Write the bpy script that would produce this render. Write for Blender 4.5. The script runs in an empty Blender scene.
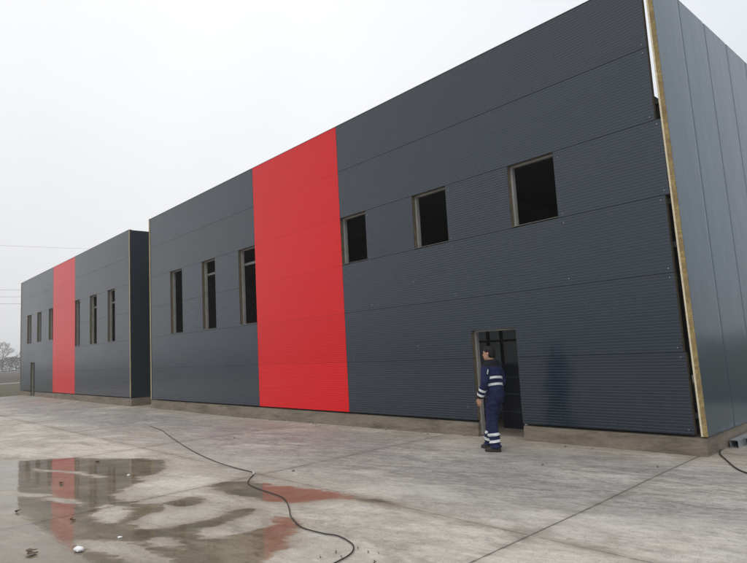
import bpy, bmesh, math, random
from mathutils import Vector, Matrix, noise
R = math.radians
random.seed(7)
scn = bpy.context.scene
col = scn.collection

# ------------------------------------------------------------------ camera
cam_d = bpy.data.cameras.new('camera')
cam = bpy.data.objects.new('camera', cam_d)
col.objects.link(cam)
cam_d.sensor_fit = 'HORIZONTAL'
cam_d.sensor_width = 36.0
cam_d.lens = 36.0 * 586.53 / 747.0
cam_d.clip_start = 0.05
cam_d.clip_end = 3000
rv = Vector((0.67363, 0.73709, -0.05406)).normalized()
uv_ = Vector((0.11961, -0.03654, 0.99215)).normalized()
fv = Vector((-0.72933, 0.67480, 0.11277)).normalized()
cam.matrix_world = Matrix(((rv.x, uv_.x, -fv.x, 3.20), (rv.y, uv_.y, -fv.y, -9.301),
                           (rv.z, uv_.z, -fv.z, 1.829), (0, 0, 0, 1)))
scn.camera = cam

# ------------------------------------------------------------------ overcast sky, weak sun
SUN_EL, SUN_AZ = 48.0, 35.0
w = bpy.data.worlds.new('World'); scn.world = w
w.use_nodes = True
nt = w.node_tree
bg = nt.nodes['Background']
sky = nt.nodes.new('ShaderNodeTexSky')
sky.sky_type = 'NISHITA'; sky.sun_disc = False
sky.sun_elevation = R(SUN_EL); sky.sun_rotation = R(180 - SUN_AZ)
sky.air_density = 1.0; sky.dust_density = 4.0
hs = nt.nodes.new('ShaderNodeHueSaturation'); hs.inputs['Saturation'].default_value = 0.10
cloud = nt.nodes.new('ShaderNodeMix'); cloud.data_type = 'RGBA'
cloud.inputs['Factor'].default_value = 0.88
cloud.inputs['B'].default_value = (9.75, 9.85, 10.05, 1)
nt.links.new(sky.outputs[0], hs.inputs['Color'])
nt.links.new(hs.outputs[0], cloud.inputs['A'])
# cloud deck: brighter overhead and ahead, duller to the right and near the horizon
tc = nt.nodes.new('ShaderNodeTexCoord')
sx = nt.nodes.new('ShaderNodeSeparateXYZ'); nt.links.new(tc.outputs['Generated'], sx.inputs[0])
up = nt.nodes.new('ShaderNodeMapRange')
up.inputs[1].default_value = 0.0; up.inputs[2].default_value = 1.0; up.inputs[3].default_value = 0.82; up.inputs[4].default_value = 1.42
nt.links.new(sx.outputs[2], up.inputs[0])
dt = nt.nodes.new('ShaderNodeVectorMath'); dt.operation = 'DOT_PRODUCT'
dt.inputs[1].default_value = (-0.80, -0.60, 0.0)
nt.links.new(tc.outputs['Generated'], dt.inputs[0])
sd = nt.nodes.new('ShaderNodeMapRange')
sd.inputs[1].default_value = -0.75; sd.inputs[2].default_value = 0.25; sd.inputs[3].default_value = 0.80; sd.inputs[4].default_value = 1.02
nt.links.new(dt.outputs['Value'], sd.inputs[0])
cn = nt.nodes.new('ShaderNodeTexNoise'); cn.inputs['Scale'].default_value = 1.6; cn.inputs['Detail'].default_value = 4
nt.links.new(tc.outputs['Generated'], cn.inputs['Vector'])
cr = nt.nodes.new('ShaderNodeMapRange'); cr.inputs[1].default_value = .3; cr.inputs[2].default_value = .7; cr.inputs[3].default_value = .95; cr.inputs[4].default_value = 1.04
nt.links.new(cn.outputs['Fac'], cr.inputs[0])
m1 = nt.nodes.new('ShaderNodeMath'); m1.operation = 'MULTIPLY'; nt.links.new(up.outputs[0], m1.inputs[0]); nt.links.new(sd.outputs[0], m1.inputs[1])
m2 = nt.nodes.new('ShaderNodeMath'); m2.operation = 'MULTIPLY'; nt.links.new(m1.outputs[0], m2.inputs[0]); nt.links.new(cr.outputs[0], m2.inputs[1])
vs = nt.nodes.new('ShaderNodeVectorMath'); vs.operation = 'SCALE'
nt.links.new(cloud.outputs['Result'], vs.inputs[0]); nt.links.new(m2.outputs[0], vs.inputs['Scale'])
tint = nt.nodes.new('ShaderNodeMix'); tint.data_type = 'RGBA'; tint.blend_type = 'MULTIPLY'
sd2 = nt.nodes.new('ShaderNodeMapRange')
sd2.inputs[1].default_value = 0.1; sd2.inputs[2].default_value = -0.7; sd2.inputs[3].default_value = 0.0; sd2.inputs[4].default_value = 1.0
nt.links.new(dt.outputs['Value'], sd2.inputs[0]); nt.links.new(sd2.outputs[0], tint.inputs['Factor'])
nt.links.new(vs.outputs[0], tint.inputs['A']); tint.inputs['B'].default_value = (.91, .97, 1.04, 1)
nt.links.new(tint.outputs['Result'], bg.inputs['Color'])
bg.inputs['Strength'].default_value = 0.10
sun_d = bpy.data.lights.new('sun', 'SUN')
sun_d.energy = 0.5; sun_d.angle = R(40); sun_d.color = (1.0, 0.97, 0.93)
sun = bpy.data.objects.new('sun', sun_d); col.objects.link(sun)
sun.rotation_euler = (R(90 - SUN_EL), 0, R(SUN_AZ))

scn.view_settings.view_transform = 'Standard'
scn.view_settings.look = 'None'
scn.view_settings.gamma = 1.0
scn.view_settings.use_curve_mapping = False
scn.view_settings.exposure = 0.0
scn.render.engine = 'CYCLES'
scn.cycles.max_bounces = 8
scn.cycles.volume_bounces = 1
scn.cycles.transparent_max_bounces = 16

# ------------------------------------------------------------------ helpers
class NB:
    """node builder for one material"""
    def __init__(s, name):
        s.m = bpy.data.materials.new(name); s.m.use_nodes = True
        s.t = s.m.node_tree; s.p = s.t.nodes['Principled BSDF']
        s.out = s.t.nodes['Material Output']
    def n(s, kind, **kw):
        nd = s.t.nodes.new('ShaderNode' + kind)
        for k, v in kw.items():
            if hasattr(nd, k) and not k[0].isupper(): setattr(nd, k, v)
            else: nd.inputs[k.replace('_', ' ')].default_value = v
        return nd
    def l(s, a, b): s.t.links.new(a, b)
    def coords(s, scale=(1, 1, 1), loc=(0, 0, 0), rot=(0, 0, 0)):
        g = s.n('NewGeometry'); mp = s.n('Mapping')
        mp.inputs['Scale'].default_value = scale; mp.inputs['Location'].default_value = loc
        src = g.outputs['Position']
        if any(rot):
            m0 = s.n('Mapping'); m0.inputs['Rotation'].default_value = rot
            s.l(src, m0.inputs['Vector']); src = m0.outputs[0]
        s.l(src, mp.inputs['Vector']); return mp.outputs[0]
    def noise(s, vec, scale=1, detail=4, rough=.55, dist=0):
        t = s.n('TexNoise'); t.inputs['Scale'].default_value = scale
        t.inputs['Detail'].default_value = detail; t.inputs['Roughness'].default_value = rough
        t.inputs['Distortion'].default_value = dist
        if vec is not None: s.l(vec, t.inputs['Vector'])
        return t.outputs['Fac']
    def ramp(s, fac, a, b, lo=0.0, hi=1.0):
        r = s.n('MapRange'); r.inputs[1].default_value = a; r.inputs[2].default_value = b
        r.inputs[3].default_value = lo; r.inputs[4].default_value = hi
        s.l(fac, r.inputs[0]); return r.outputs[0]
    def mix(s, fac, a, b, mode='MIX'):
        x = s.n('Mix', data_type='RGBA', blend_type=mode)
        for sock, v in ((x.inputs['Factor'], fac), (x.inputs['A'], a), (x.inputs['B'], b)):
            if isinstance(v, (int, float)): sock.default_value = v
            elif isinstance(v, tuple): sock.default_value = (*v[:3], 1)
            else: s.l(v, sock)
        return x.outputs['Result']
    def math(s, op, a, b=None, c=None):
        x = s.n('Math', operation=op)
        for i, v in enumerate((a, b, c)):
            if v is None: continue
            if isinstance(v, (int, float)): x.inputs[i].default_value = v
            else: s.l(v, x.inputs[i])
        return x.outputs[0]
    def bump(s, h, strength=.3, dist=.01):
        b = s.n('Bump'); b.inputs['Strength'].default_value = strength
        b.inputs['Distance'].default_value = dist
        s.l(h, b.inputs['Height']); s.l(b.outputs[0], s.p.inputs['Normal'])
    def n_sep(s):
        g = s.n('NewGeometry'); q = s.n('SeparateXYZ'); s.l(g.outputs['Position'], q.inputs[0]); return q.outputs[2]
    def set(s, color=None, rough=None, metal=None, spec=None):
        for k, v in (('Base Color', color), ('Roughness', rough), ('Metallic', metal), ('Specular IOR Level', spec)):
            if v is None: continue
            if isinstance(v, tuple): s.p.inputs[k].default_value = (*v[:3], 1)
            elif isinstance(v, (int, float)): s.p.inputs[k].default_value = v
            else: s.l(v, s.p.inputs[k])
        return s.m

def simple(name, c, rough=.6, var=.25, scale=8.0, metal=0.0, bump=0.0, spec=.5):
    b = NB(name)
    f = b.noise(b.coords(), scale, 5, .6)
    lo = tuple(x * (1 - var) for x in c); hi = tuple(min(1, x * (1 + var)) for x in c)
    b.set(b.mix(b.ramp(f, .3, .7), lo, hi), rough, metal, spec)
    if bump: b.bump(f, bump, .01)
    return b.m

def clad(name, c, rough=.36, dust=(.16, .16, .15), dustamt=.10, spec=.7, wave=.25, mudamt=.12):
    b = NB(name)
    big = b.noise(b.coords((.35, .35, .6)), 1.0, 3, .5)
    drip = b.noise(b.coords((5.0, 5.0, .25)), 1.0, 5, .6)
    fine = b.noise(b.coords(), 35.0, 3, .6)
    lo = tuple(x * .93 for x in c); hi = tuple(x * 1.07 for x in c)
    base = b.mix(b.ramp(big, .0, 1.0), lo, hi)
    oi = b.n('ObjectInfo')
    base = b.mix(1.0, base, b.mix(oi.outputs['Random'], (.90, .90, .90), (1.08, 1.08, 1.08)), 'MULTIPLY')
    splash = b.math('MULTIPLY', b.ramp(b.noise(b.coords((2.2, 2.2, 3.0), (4, 4, 4)), 1.6, 7, .7), .50, .72), b.ramp(b.n_sep(), 1.3, .35))
    base = b.mix(b.math('MULTIPLY', splash, mudamt), base, (.15, .14, .125))
    d = b.math('MULTIPLY', b.ramp(drip, .48, .8), b.ramp(fine, .3, .7, .3, 1))
    d = b.math('MULTIPLY', d, dustamt * 2.2)
    base = b.mix(d, base, dust)
    r = b.math('ADD', b.ramp(big, .0, 1.0, rough - .07, rough + .08), b.math('MULTIPLY', d, .8))
    b.bump(b.noise(b.coords((1.1, 1.1, .7), (2, 7, 1)), 1.3, 2, .5), wave, .02)
    return b.set(base, r, 0.0, spec)

M = {}
M['gray_clad'] = clad('anthracite_cladding', (.007, .0185, .034), .20, (.12, .13, .14), .012, .68, .18, .05)
b = NB('red_cladding')
oi = b.n('ObjectInfo')
M['red_clad'] = b.set(b.mix(oi.outputs['Random'], (.630, .002, .005), (.690, .003, .007)), .25, 0, .30)
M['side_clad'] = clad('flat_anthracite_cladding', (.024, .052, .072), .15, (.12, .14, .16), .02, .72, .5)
M['shaded_side_clad'] = clad('matt_shaded_cladding', (.012, .020, .028), .6, (.05, .06, .07), .03, .25)  # darker matt copy of the side cladding, shade of the gap in its colour
M['inner_skin'] = simple('inner_steel_skin', (.10, .103, .10), .5, .1, 3)
M['dark_seam_bore_shade'] = simple('dark_seam_bore_shade', (.015, .016, .017), .8, .2)
M['steel_frame'] = simple('painted_steel', (.26, .26, .245), .5, .18, 4)
M['girt_steel'] = simple('girt_steel', (.15, .15, .145), .55, .2, 4)
M['dark_steel'] = simple('dark_primer_steel', (.035, .037, .037), .55, .25, 6)
M['bright_screw'] = simple('zinc_screw', (.42, .42, .42), .45, .1, 10, .5)
M['roof_deck'] = simple('roof_deck', (.05, .05, .05), .6, .2, 2)
M['coping'] = simple('coping_steel', (.035, .04, .045), .4, .2, 5)
# mineral wool
b = NB('mineral_wool')
f1 = b.noise(b.coords((14, 14, 60)), 1, 4, .7)
f2 = b.noise(b.coords((2, 2, 3.5)), 1, 4, .6)
c1 = b.mix(b.ramp(f1, .3, .7), (.20, .14, .050), (.47, .36, .17))
b.set(b.mix(b.ramp(f2, .42, .68), c1, (.20, .145, .07)), .95)
b.bump(f1, .5, .01); M['wool'] = b.m
M['wool_lip'] = simple('wool_lip', (.62, .55, .40), .8, .15, 25)
M['cut_wool'] = simple('cut_wool', (.115, .095, .060), .95, .45, 18)
M['liner'] = simple('liner_board', (.50, .58, .62), .6, .1, 2)
# plinth concrete
b = NB('plinth_concrete')
f1 = b.noise(b.coords((.5, .5, 1.5)), 1.6, 6, .65, .4)
f2 = b.noise(b.coords((1.2, 1.2, 5)), 5, 6, .7)
f3 = b.noise(b.coords((.35, .35, 2.5), (3, 0, 0)), 3.0, 7, .7, .4)
c1 = b.mix(b.ramp(f1, .32, .68), (.120, .096, .072), (.235, .195, .150))
c1 = b.mix(b.ramp(f2, .4, .75, 0, .6), c1, (.28, .245, .20))
c1 = b.mix(b.ramp(f3, .50, .68, 0, .8), c1, (.085, .068, .052))
b.set(c1, .85); b.bump(f2, .55, .02); M['plinth'] = b.m

def new_obj(name, bm, mats, parent=None, smooth=False, loc=None):
    me = bpy.data.meshes.new(name)
    bm.normal_update()
    if smooth:
        for fc in bm.faces: fc.smooth = True
    bm.to_mesh(me); bm.free()
    for m in (mats if isinstance(mats, (list, tuple)) else [mats]): me.materials.append(m)
    o = bpy.data.objects.new(name, me); col.objects.link(o)
    if parent: o.parent = parent
    if loc: o.location = loc
    return o

def tag(o, label=None, cat=None, group=None, kind=None):
    if label: o['label'] = label
    if cat: o['category'] = cat
    if group: o['group'] = group
    if kind: o['kind'] = kind
    return o

def empty(name, loc=(0, 0, 0), rz=0.0):
    o = bpy.data.objects.new(name, None); col.objects.link(o)
    o.location = loc; o.rotation_euler = (0, 0, rz); o.empty_display_size = .2
    return o

def quad(bm, a, b_, c, d, mi=0):
    vs = [bm.verts.new(p) for p in (a, b_, c, d)]
    f = bm.faces.new(vs); f.material_index = mi; return f

def box(bm, x0, x1, y0, y1, z0, z1, mi=0, rot=None, about=None):
    P = [Vector((x, y, z)) for x in (x0, x1) for y in (y0, y1) for z in (z0, z1)]
    if rot:
        c = Vector(about) if about else sum(P, Vector()) / 8
        P = [rot @ (p - c) + c for p in P]
    v = [bm.verts.new(p) for p in P]
    for q in ((0, 1, 3, 2), (4, 6, 7, 5), (0, 4, 5, 1), (2, 3, 7, 6), (0, 2, 6, 4), (1, 5, 7, 3)):
        f = bm.faces.new([v[i] for i in q]); f.material_index = mi

def boxes(*args):
    bm = bmesh.new()
    for a in args: box(bm, *a)
    return bm

def bevel(bm, w_, seg=1):
    bmesh.ops.bevel(bm, geom=list(bm.edges), offset=w_, segments=seg, affect='EDGES', profile=.6)
    return bm

def tube(bm, pts, rad, n=8, mi=0, cap=True):
    """round tube through points; rad is one number or one per point"""
    pts = [Vector(p) for p in pts]
    rads = rad if isinstance(rad, (list, tuple)) else [rad] * len(pts)
    rings = []
    prev = None
    for i, p in enumerate(pts):
        d = (pts[min(i + 1, len(pts) - 1)] - pts[max(i - 1, 0)]).normalized()
        if prev is None:
            a = d.orthogonal().normalized()
        else:
            a = (prev - d * prev.dot(d)).normalized()
        prev = a
        c = d.cross(a)
        rings.append([bm.verts.new(p + (a * math.cos(2 * math.pi * k / n) + c * math.sin(2 * math.pi * k / n)) * rads[i]) for k in range(n)])
    for r0, r1 in zip(rings, rings[1:]):
        for k in range(n):
            f = bm.faces.new((r0[k], r0[(k + 1) % n], r1[(k + 1) % n], r1[k])); f.material_index = mi
    if cap:
        f = bm.faces.new(list(reversed(rings[0]))); f.material_index = mi
        f = bm.faces.new(rings[-1]); f.material_index = mi

def catmull(P, sub=6):
    P = [Vector(p) for p in P]; out = []
    for i in range(len(P) - 1):
        p0, p1, p2, p3 = P[max(i - 1, 0)], P[i], P[i + 1], P[min(i + 2, len(P) - 1)]
        for k in range(sub):
            t = k / sub
            out.append(.5 * (2 * p1 + (p2 - p0) * t + (2 * p0 - 5 * p1 + 4 * p2 - p3) * t * t + (3 * p1 - p0 - 3 * p2 + p3) * t ** 3))
    out.append(P[-1]); return out

# ------------------------------------------------------------------ ground
PB = 0.32                      # bottom of the cladding above the yard
S = 1.2                        # height of one cladding panel
prof = [(-60, .0), (-42, .003), (-32, -.014), (-22.5, -.05), (-20, -.037), (-13.8, -.064), (-7.2, -.015), (-3.6, .018), (0, .02), (6, .0), (60, 0)]
def gz(x, y):
    h = 0
    for (a, ha), (c, hc) in zip(prof, prof[1:]):
        if a <= x <= c:
            t = (x - a) / (c - a); t = t * t * (3 - 2 * t); h = ha + (hc - ha) * t; break
    t = min(1, max(0, (y + 3.4) / 2.2)); t = t * t * (3 - 2 * t)
    return h * t

PUD = {'big': [[-14.5, -8.2], [-12.2, -7.3], [-10.9, -6.75], [-10.2, -6.41], [-9.99, -6.06], [-9.61, -5.71], [-8.77, -5.33], [-8.25, -4.95], [-7.65, -4.76], [-6.88, -5.0], [-6.48, -5.3], [-6.42, -5.53], [-6.52, -5.68], [-6.08, -5.63], [-6.0, -5.81], [-5.89, -5.97], [-5.62, -6.21], [-5.58, -6.39], [-5.24, -6.41], [-5.05, -6.33], [-4.62, -6.27], [-4.45, -6.15], [-4.21, -6.15], [-4.06, -6.31], [-4.04, -6.56], [-3.89, -6.69], [-3.65, -6.74], [-3.48, -6.66], [-3.32, -6.45], [-3.32, -6.22], [-3.25, -6.02], [-3.33, -5.83], [-3.39, -5.67], [-3.28, -5.53], [-3.15, -5.54], [-3.0, -5.69], [-2.97, -5.87], [-2.95, -6.08], [-2.9, -6.3], [-2.85, -6.44], [-2.64, -6.43], [-2.49, -6.29], [-2.47, -6.07], [-2.45, -5.88], [-2.55, -5.69], [-2.69, -5.56], [-2.63, -5.47], [-2.45, -5.43], [-2.2, -5.51], [-2.06, -5.67], [-1.95, -5.86], [-1.79, -5.9], [-1.71, -6.08], [-1.55, -6.4], [-1.45, -6.8], [-1.8, -7.6], [-2.6, -8.3], [-3.6, -9.0], [-6.0, -9.5], [-9.0, -9.9], [-12.5, -10.2]],
       'mid': [[-4.85, -5.33], [-4.89, -5.0], [-4.56, -4.77], [-4.07, -4.67], [-3.49, -4.48], [-2.84, -4.41], [-2.36, -4.36], [-1.9, -4.33], [-1.95, -4.39], [-2.26, -4.5], [-2.57, -4.62], [-2.82, -4.75], [-2.85, -4.92], [-3.02, -5.1], [-3.41, -5.22], [-3.88, -5.33], [-4.43, -5.32]],
       'small': [[-4.5, -6.10], [-4.47, -5.8], [-4.32, -5.64], [-4.12, -5.68], [-3.96, -5.91], [-4.03, -6.08], [-4.2, -6.12], [-4.4, -6.13]]}
DRY = [  # low islands of concrete that stand out of the big pool
    [[-5.0, -6.62], [-4.5, -6.5], [-4.15, -6.62], [-4.05, -6.86], [-4.3, -6.95], [-4.75, -6.85]],
    [[-3.05, -6.75], [-2.8, -6.62], [-2.55, -6.70], [-2.75, -6.86], [-3.0, -6.88]],
    [[-9.0, -6.55], [-7.9, -6.15], [-7.0, -6.0], [-7.05, -6.06], [-7.95, -6.25], [-8.9, -6.62]],
    [[-3.7, -7.35], [-3.0, -6.98], [-2.3, -6.95], [-1.95, -7.05], [-2.4, -7.2], [-3.1, -7.3]],
    [[-7.6, -7.4], [-6.3, -6.95], [-5.3, -6.78], [-5.25, -6.85], [-6.3, -7.1], [-7.5, -7.52]]]
def sdist(p, poly):
    """signed distance to polygon, negative inside"""
    x, y = p; inside = False; best = 1e9
    n = len(poly)
    for i in range(n):
        ax, ay = poly[i]; bx, by = poly[(i + 1) % n]
        dx, dy = bx - ax, by - ay
        t = max(0, min(1, ((x - ax) * dx + (y - ay) * dy) / (dx * dx + dy * dy)))
        d = (x - ax - t * dx) ** 2 + (y - ay - t * dy) ** 2
        if d < best: best = d
        if (ay > y) != (by > y) and x < (bx - ax) * (y - ay) / (by - ay) + ax: inside = not inside
    return -math.sqrt(best) if inside else math.sqrt(best)
def water_depth(x, y):
    """positive where water stands"""
    d = -min(sdist((x, y), q) for q in PUD.values())
    if d > -.4:
        for q in DRY: d = min(d, sdist((x, y), q))
        u, v = x * .67 + y * .74, -x * .74 + y * .67       # the water lies in the broom marks
        d += .085 * noise.noise((u * 1.1, v * 4.5, 3)) + .06 * noise.noise((u * 2.6, v * 13, 8)) + .03 * noise.noise((u * 8, v * 34, 1))
    return d

# concrete material
b = NB('yard_concrete')
gpos = b.n('NewGeometry'); sep = b.n('SeparateXYZ'); b.l(gpos.outputs['Position'], sep.inputs[0])
X, Y = sep.outputs[0], sep.outputs[1]
BR = R(-15)          # direction of the broom and tyre marks
wide = b.noise(b.coords((.16, .35, 1)), 1.0, 5, .6, .5)
patch = b.noise(b.coords((.42, .95, 1), (3, 3, 0), (0, 0, BR)), 1.0, 9, .68, .7)
patch2 = b.noise(b.coords((.8, 1.5, 1), (13, 5, 0), (0, 0, BR)), 1.0, 9, .72, .5)
streak = b.noise(b.coords((.5, 3.2, 1), (2, 1, 0), (0, 0, BR)), 1.0, 9, .72, .9)
streak2 = b.noise(b.coords((2.0, 8.5, 1), (5, 4, 0), (0, 0, R(-11))), 1.0, 9, .76, 1.1)
fleck = b.noise(b.coords((9, 22, 9), (0, 0, 0), (0, 0, BR)), 1.0, 7, .8, .3)
grain = b.noise(b.coords(), 60, 6, .75)
c = b.mix(b.ramp(wide, .3, .7), (.440, .392, .332), (.545, .495, .428))
c = b.mix(b.ramp(patch, .49, .57, 0, .75), c, (.690, .640, .560))             # dry pale scabs
c = b.mix(b.ramp(patch2, .51, .64, 0, .55), c, (.300, .252, .200))            # brown dirt film
c = b.mix(b.ramp(streak, .52, .66, 0, .50), c, (.245, .212, .178))
band = b.math('MULTIPLY', b.ramp(Y, -4.5, -2.9), b.ramp(Y, -.25, -1.0))       # where vehicles pass the halls
wob = b.ramp(b.noise(b.coords((.35, .7, 1), (9, 2, 0)), 1, 6, .65), .36, .56)
band = b.math('MULTIPLY', band, wob)
c = b.mix(b.math('MULTIPLY', band, .70), c, (.330, .325, .325))
sm = b.math('MULTIPLY', b.ramp(streak2, .43, .56), b.ramp(fleck, .36, .56, .25, 1))
zone = b.math('MAXIMUM', b.math('MULTIPLY', b.ramp(Y, -5.0, -2.8), b.ramp(patch, .62, .46, .5, 1)), b.ramp(patch2, .50, .66, 0, .55))
dk = b.math('MULTIPLY', sm, zone)
c = b.mix(b.math('MULTIPLY', dk, .78), c, (.095, .090, .087))
lt = b.math('MULTIPLY', b.ramp(b.noise(b.coords((1.2, 6.5, 1), (1, 8, 0), (0, 0, R(-17))), 1, 8, .76, .8), .54, .68), b.ramp(fleck, .36, .6, .2, 1))
c = b.mix(b.math('MULTIPLY', lt, .62), c, (.62, .60, .575))
mud = b.math('MULTIPLY', b.ramp(Y, -1.5, -.1), b.ramp(b.noise(b.coords((.5, 1.4, 1), (4, 4, 0)), 1.3, 8, .7), .34, .58))
c = b.mix(b.math('MULTIPLY', mud, .6), c, (.300, .238, .178))
spk = b.noise(b.coords((1, 1, 1), (5, 5, 5)), 13, 9, .82, .2)
spk2 = b.noise(b.coords((1, 1.6, 1), (15, 5, 5)), 4.5, 9, .8, .4)
c = b.mix(b.ramp(spk2, .50, .68, 0, .42), c, (.235, .205, .175))
c = b.mix(b.ramp(spk, .52, .66, 0, .55), c, (.165, .145, .125))
c = b.mix(b.ramp(spk, .46, .34, 0, .40), c, (.66, .63, .58))
c = b.mix(b.ramp(grain, .42, .75, 0, .45), c, (.17, .150, .128))
c = b.mix(b.ramp(grain, .50, .25, 0, .25), c, (.66, .63, .58))
# saw-cut joints every 4.75 m
def joint(coord, off, wdt):
    m_ = b.math('PINGPONG', b.math('ADD', coord, off), 4.75 / 2)
    wig = b.math('ADD', m_, b.ramp(b.noise(b.coords((3, 3, 3)), 3, 5, .7), .2, .8, -.012, .012))
    return b.ramp(wig, wdt, wdt * .3), b.ramp(wig, .17, .0)
jx, sx = joint(X, .12, .017)
jy, sy = joint(Y, 4.40, .012)
jj = b.math('MAXIMUM', jx, b.math('MULTIPLY', jy, b.ramp(patch, .35, .6, 1, .45))); ss = b.math('MAXIMUM', sx, sy)
c = b.mix(b.math('MULTIPLY', ss, b.ramp(patch2, .38, .62, .05, .62)), c, (.20, .165, .13))
c = b.mix(b.math('MULTIPLY', jj, .80), c, (.080, .070, .062))
at = b.n('Attribute', attribute_name='wet')
wet = b.ramp(at.outputs['Fac'], 0.0, 1.0)
wn = b.math('MULTIPLY', wet, b.ramp(streak, .30, .60, 1.0, .6))
c = b.mix(wn, c, b.mix(1.0, c, (.66, .605, .53), 'MULTIPLY'))
r = b.ramp(grain, .2, .8, .78, .93)
r = b.math('SUBTRACT', r, b.math('MULTIPLY', band, .26))
r = b.math('SUBTRACT', r, b.math('MULTIPLY', wet, .42))
b.set(c, r, 0, .45)
hh = b.math('ADD', b.math('MULTIPLY', grain, .8), b.math('ADD', b.math('MULTIPLY', streak2, .6), b.math('MULTIPLY', jj, -1.5)))
b.bump(hh, .40, .012)
M['concrete'] = b.m

def axis(breaks):
    out = []
    for (a, c_), st in breaks:
        n = max(1, round((c_ - a) / st))
        out += [a + (c_ - a) * i / n for i in range(n)]
    out.append(breaks[-1][0][1]); return out
xs = axis([((-41.5, -13.0), .75), ((-13.0, -.9), .055), ((-.9, 30), .8)])
ys = axis([((-34, -9.6), 2.4), ((-9.6, -4.2), .055), ((-4.2, 0.4), .4), ((.4, 7.2), 2.2)])
bm = bmesh.new()
lay = bm.verts.layers.float.new('wet')
grid = []
for y in ys:
    row = []
    for x in xs:
        v = bm.verts.new((x, y, gz(x, y)))
        if -13.5 < x < -.8 and -9.7 < y < -4.1:
            d = water_depth(x, y)
            v[lay] = max(0.0, min(1.0, (d + .22) / .28))
        row.append(v)
    grid.append(row)
for r0, r1 in zip(grid, grid[1:]):
    for k in range(len(xs) - 1):
        bm.faces.new((r0[k], r0[k + 1], r1[k + 1], r1[k]))
# broken outer rim so that the slab has a thickness
yard = new_obj('concrete_yard', bm, M['concrete'], smooth=True)
tag(yard, 'pale concrete yard slab in front of the halls', None, None, 'structure')

# standing water
b = NB('puddle_water')
tr = b.n('BsdfTransparent'); tr.inputs['Color'].default_value = (.90, .875, .82, 1)
gl = b.n('BsdfGlossy'); gl.inputs['Roughness'].default_value = .05
gl.inputs['Color'].default_value = (1, 1, 1, 1)
fr = b.n('Fresnel'); fr.inputs['IOR'].default_value = 1.38
bmp = b.n('Bump'); bmp.inputs['Strength'].default_value = .07; bmp.inputs['Distance'].default_value = .01
b.l(b.noise(b.coords((2.0, 5.0, 1)), 2.2, 4, .55), bmp.inputs['Height'])
b.l(bmp.outputs[0], gl.inputs['Normal']); b.l(bmp.outputs[0], fr.inputs['Normal'])
at = b.n('Attribute', attribute_name='depth')
film = b.math('ADD', at.outputs['Fac'], b.ramp(b.noise(b.coords((1.6, 9.0, 1), (0, 0, 0), (0, 0, R(-47))), 1.4, 8, .72, .6), .25, .75, -.13, .13))
film = b.ramp(film, -.03, .065)
silt = b.ramp(b.noise(b.coords((.9, 2.6, 1), (4, 1, 0), (0, 0, R(-40))), 1.2, 7, .7, .5), .42, .62, 1.0, .62)
clear = b.n('BsdfTransparent'); clear.inputs['Color'].default_value = (1, 1, 1, 1)
mx = b.n('MixShader'); b.l(b.math('MULTIPLY', fr.outputs[0], silt), mx.inputs[0]); b.l(tr.outputs[0], mx.inputs[1]); b.l(gl.outputs[0], mx.inputs[2])
m2_ = b.n('MixShader'); b.l(film, m2_.inputs[0]); b.l(clear.outputs[0], m2_.inputs[1]); b.l(mx.outputs[0], m2_.inputs[2])
b.l(m2_.outputs[0], b.out.inputs['Surface'])
M['water'] = b.m

def marching(test, x0, x1, y0, y1, st, z):
    """sheet covering test>0 with edges cut along the zero line"""
    nx, ny = int((x1 - x0) / st), int((y1 - y0) / st)
    val = [[test(x0 + i * st, y0 + j * st) for i in range(nx + 1)] for j in range(ny + 1)]
    bm = bmesh.new(); cache = {}
    def vert(key, p):
        if key not in cache: cache[key] = bm.verts.new((p[0], p[1], z))
        return cache[key]
    for j in range(ny):
        for i in range(nx):
            cs = [(i, j), (i + 1, j), (i + 1, j + 1), (i, j + 1)]
            vv = [val[q][p] for p, q in cs]
            if max(vv) <= 0: continue
            poly = []
            for k in range(4):
                a, c_ = cs[k], cs[(k + 1) % 4]; va, vc = vv[k], vv[(k + 1) % 4]
                if va > 0: poly.append(vert(a, (x0 + a[0] * st, y0 + a[1] * st)))
                if (va > 0) != (vc > 0):
                    t = va / (va - vc)
                    poly.append(vert(tuple(sorted((a, c_))), (x0 + (a[0] + (c_[0] - a[0]) * t) * st, y0 + (a[1] + (c_[1] - a[1]) * t) * st)))
            if len(poly) >= 3 and len(set(poly)) == len(poly):
                try: bm.faces.new(poly)
                except ValueError: pass
    dl = bm.verts.layers.float.new('depth')
    for v in bm.verts: v[dl] = max(0.0, test(v.co.x, v.co.y))
    return bm
pud = new_obj('puddle_water', marching(water_depth, -13.2, -1.2, -9.6, -4.15, .045, .004), M['water'])
tag(pud, 'shallow rain puddles standing on the concrete yard', None, None, 'structure')

# terrain beyond the yard
def sheet(name, pts, z, mat, label):
    bm = bmesh.new(); bm.faces.new([bm.verts.new((x, y, z)) for x, y in pts])
    return tag(new_obj(name, bm, mat), label, None, None, 'structure')
def earth(name, a, c_, sc):
    b = NB(name); f = b.noise(b.coords((.25, .06, 1)), sc, 6, .65); g = b.noise(b.coords(), 3, 5, .7)
    b.set(b.mix(b.math('ADD', b.math('MULTIPLY', b.ramp(f, .35, .65), .6), b.math('MULTIPLY', g, .4)), a, c_), .95)
    b.bump(g, .8, .08); return b.m
M['grass'] = earth('rough_grass', (.050, .046, .024), (.110, .096, .056), 1.5)
M['field'] = earth('ploughed_field', (.050, .032, .026), (.085, .056, .046), 1.2)
M['track'] = earth('dirt_track', (.20, .19, .15), (.28, .27, .22), 1.2)
sheet('grass_ground', [(-620, -500), (400, -500), (400, 500), (-620, 500)], -.12, M['grass'], 'rough winter grass around the yard')
sheet('ploughed_field', [(-318, -300), (-86, -300), (-86, 420), (-318, 420)], -.10, M['field'], 'brown ploughed field beyond the grass')
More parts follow.
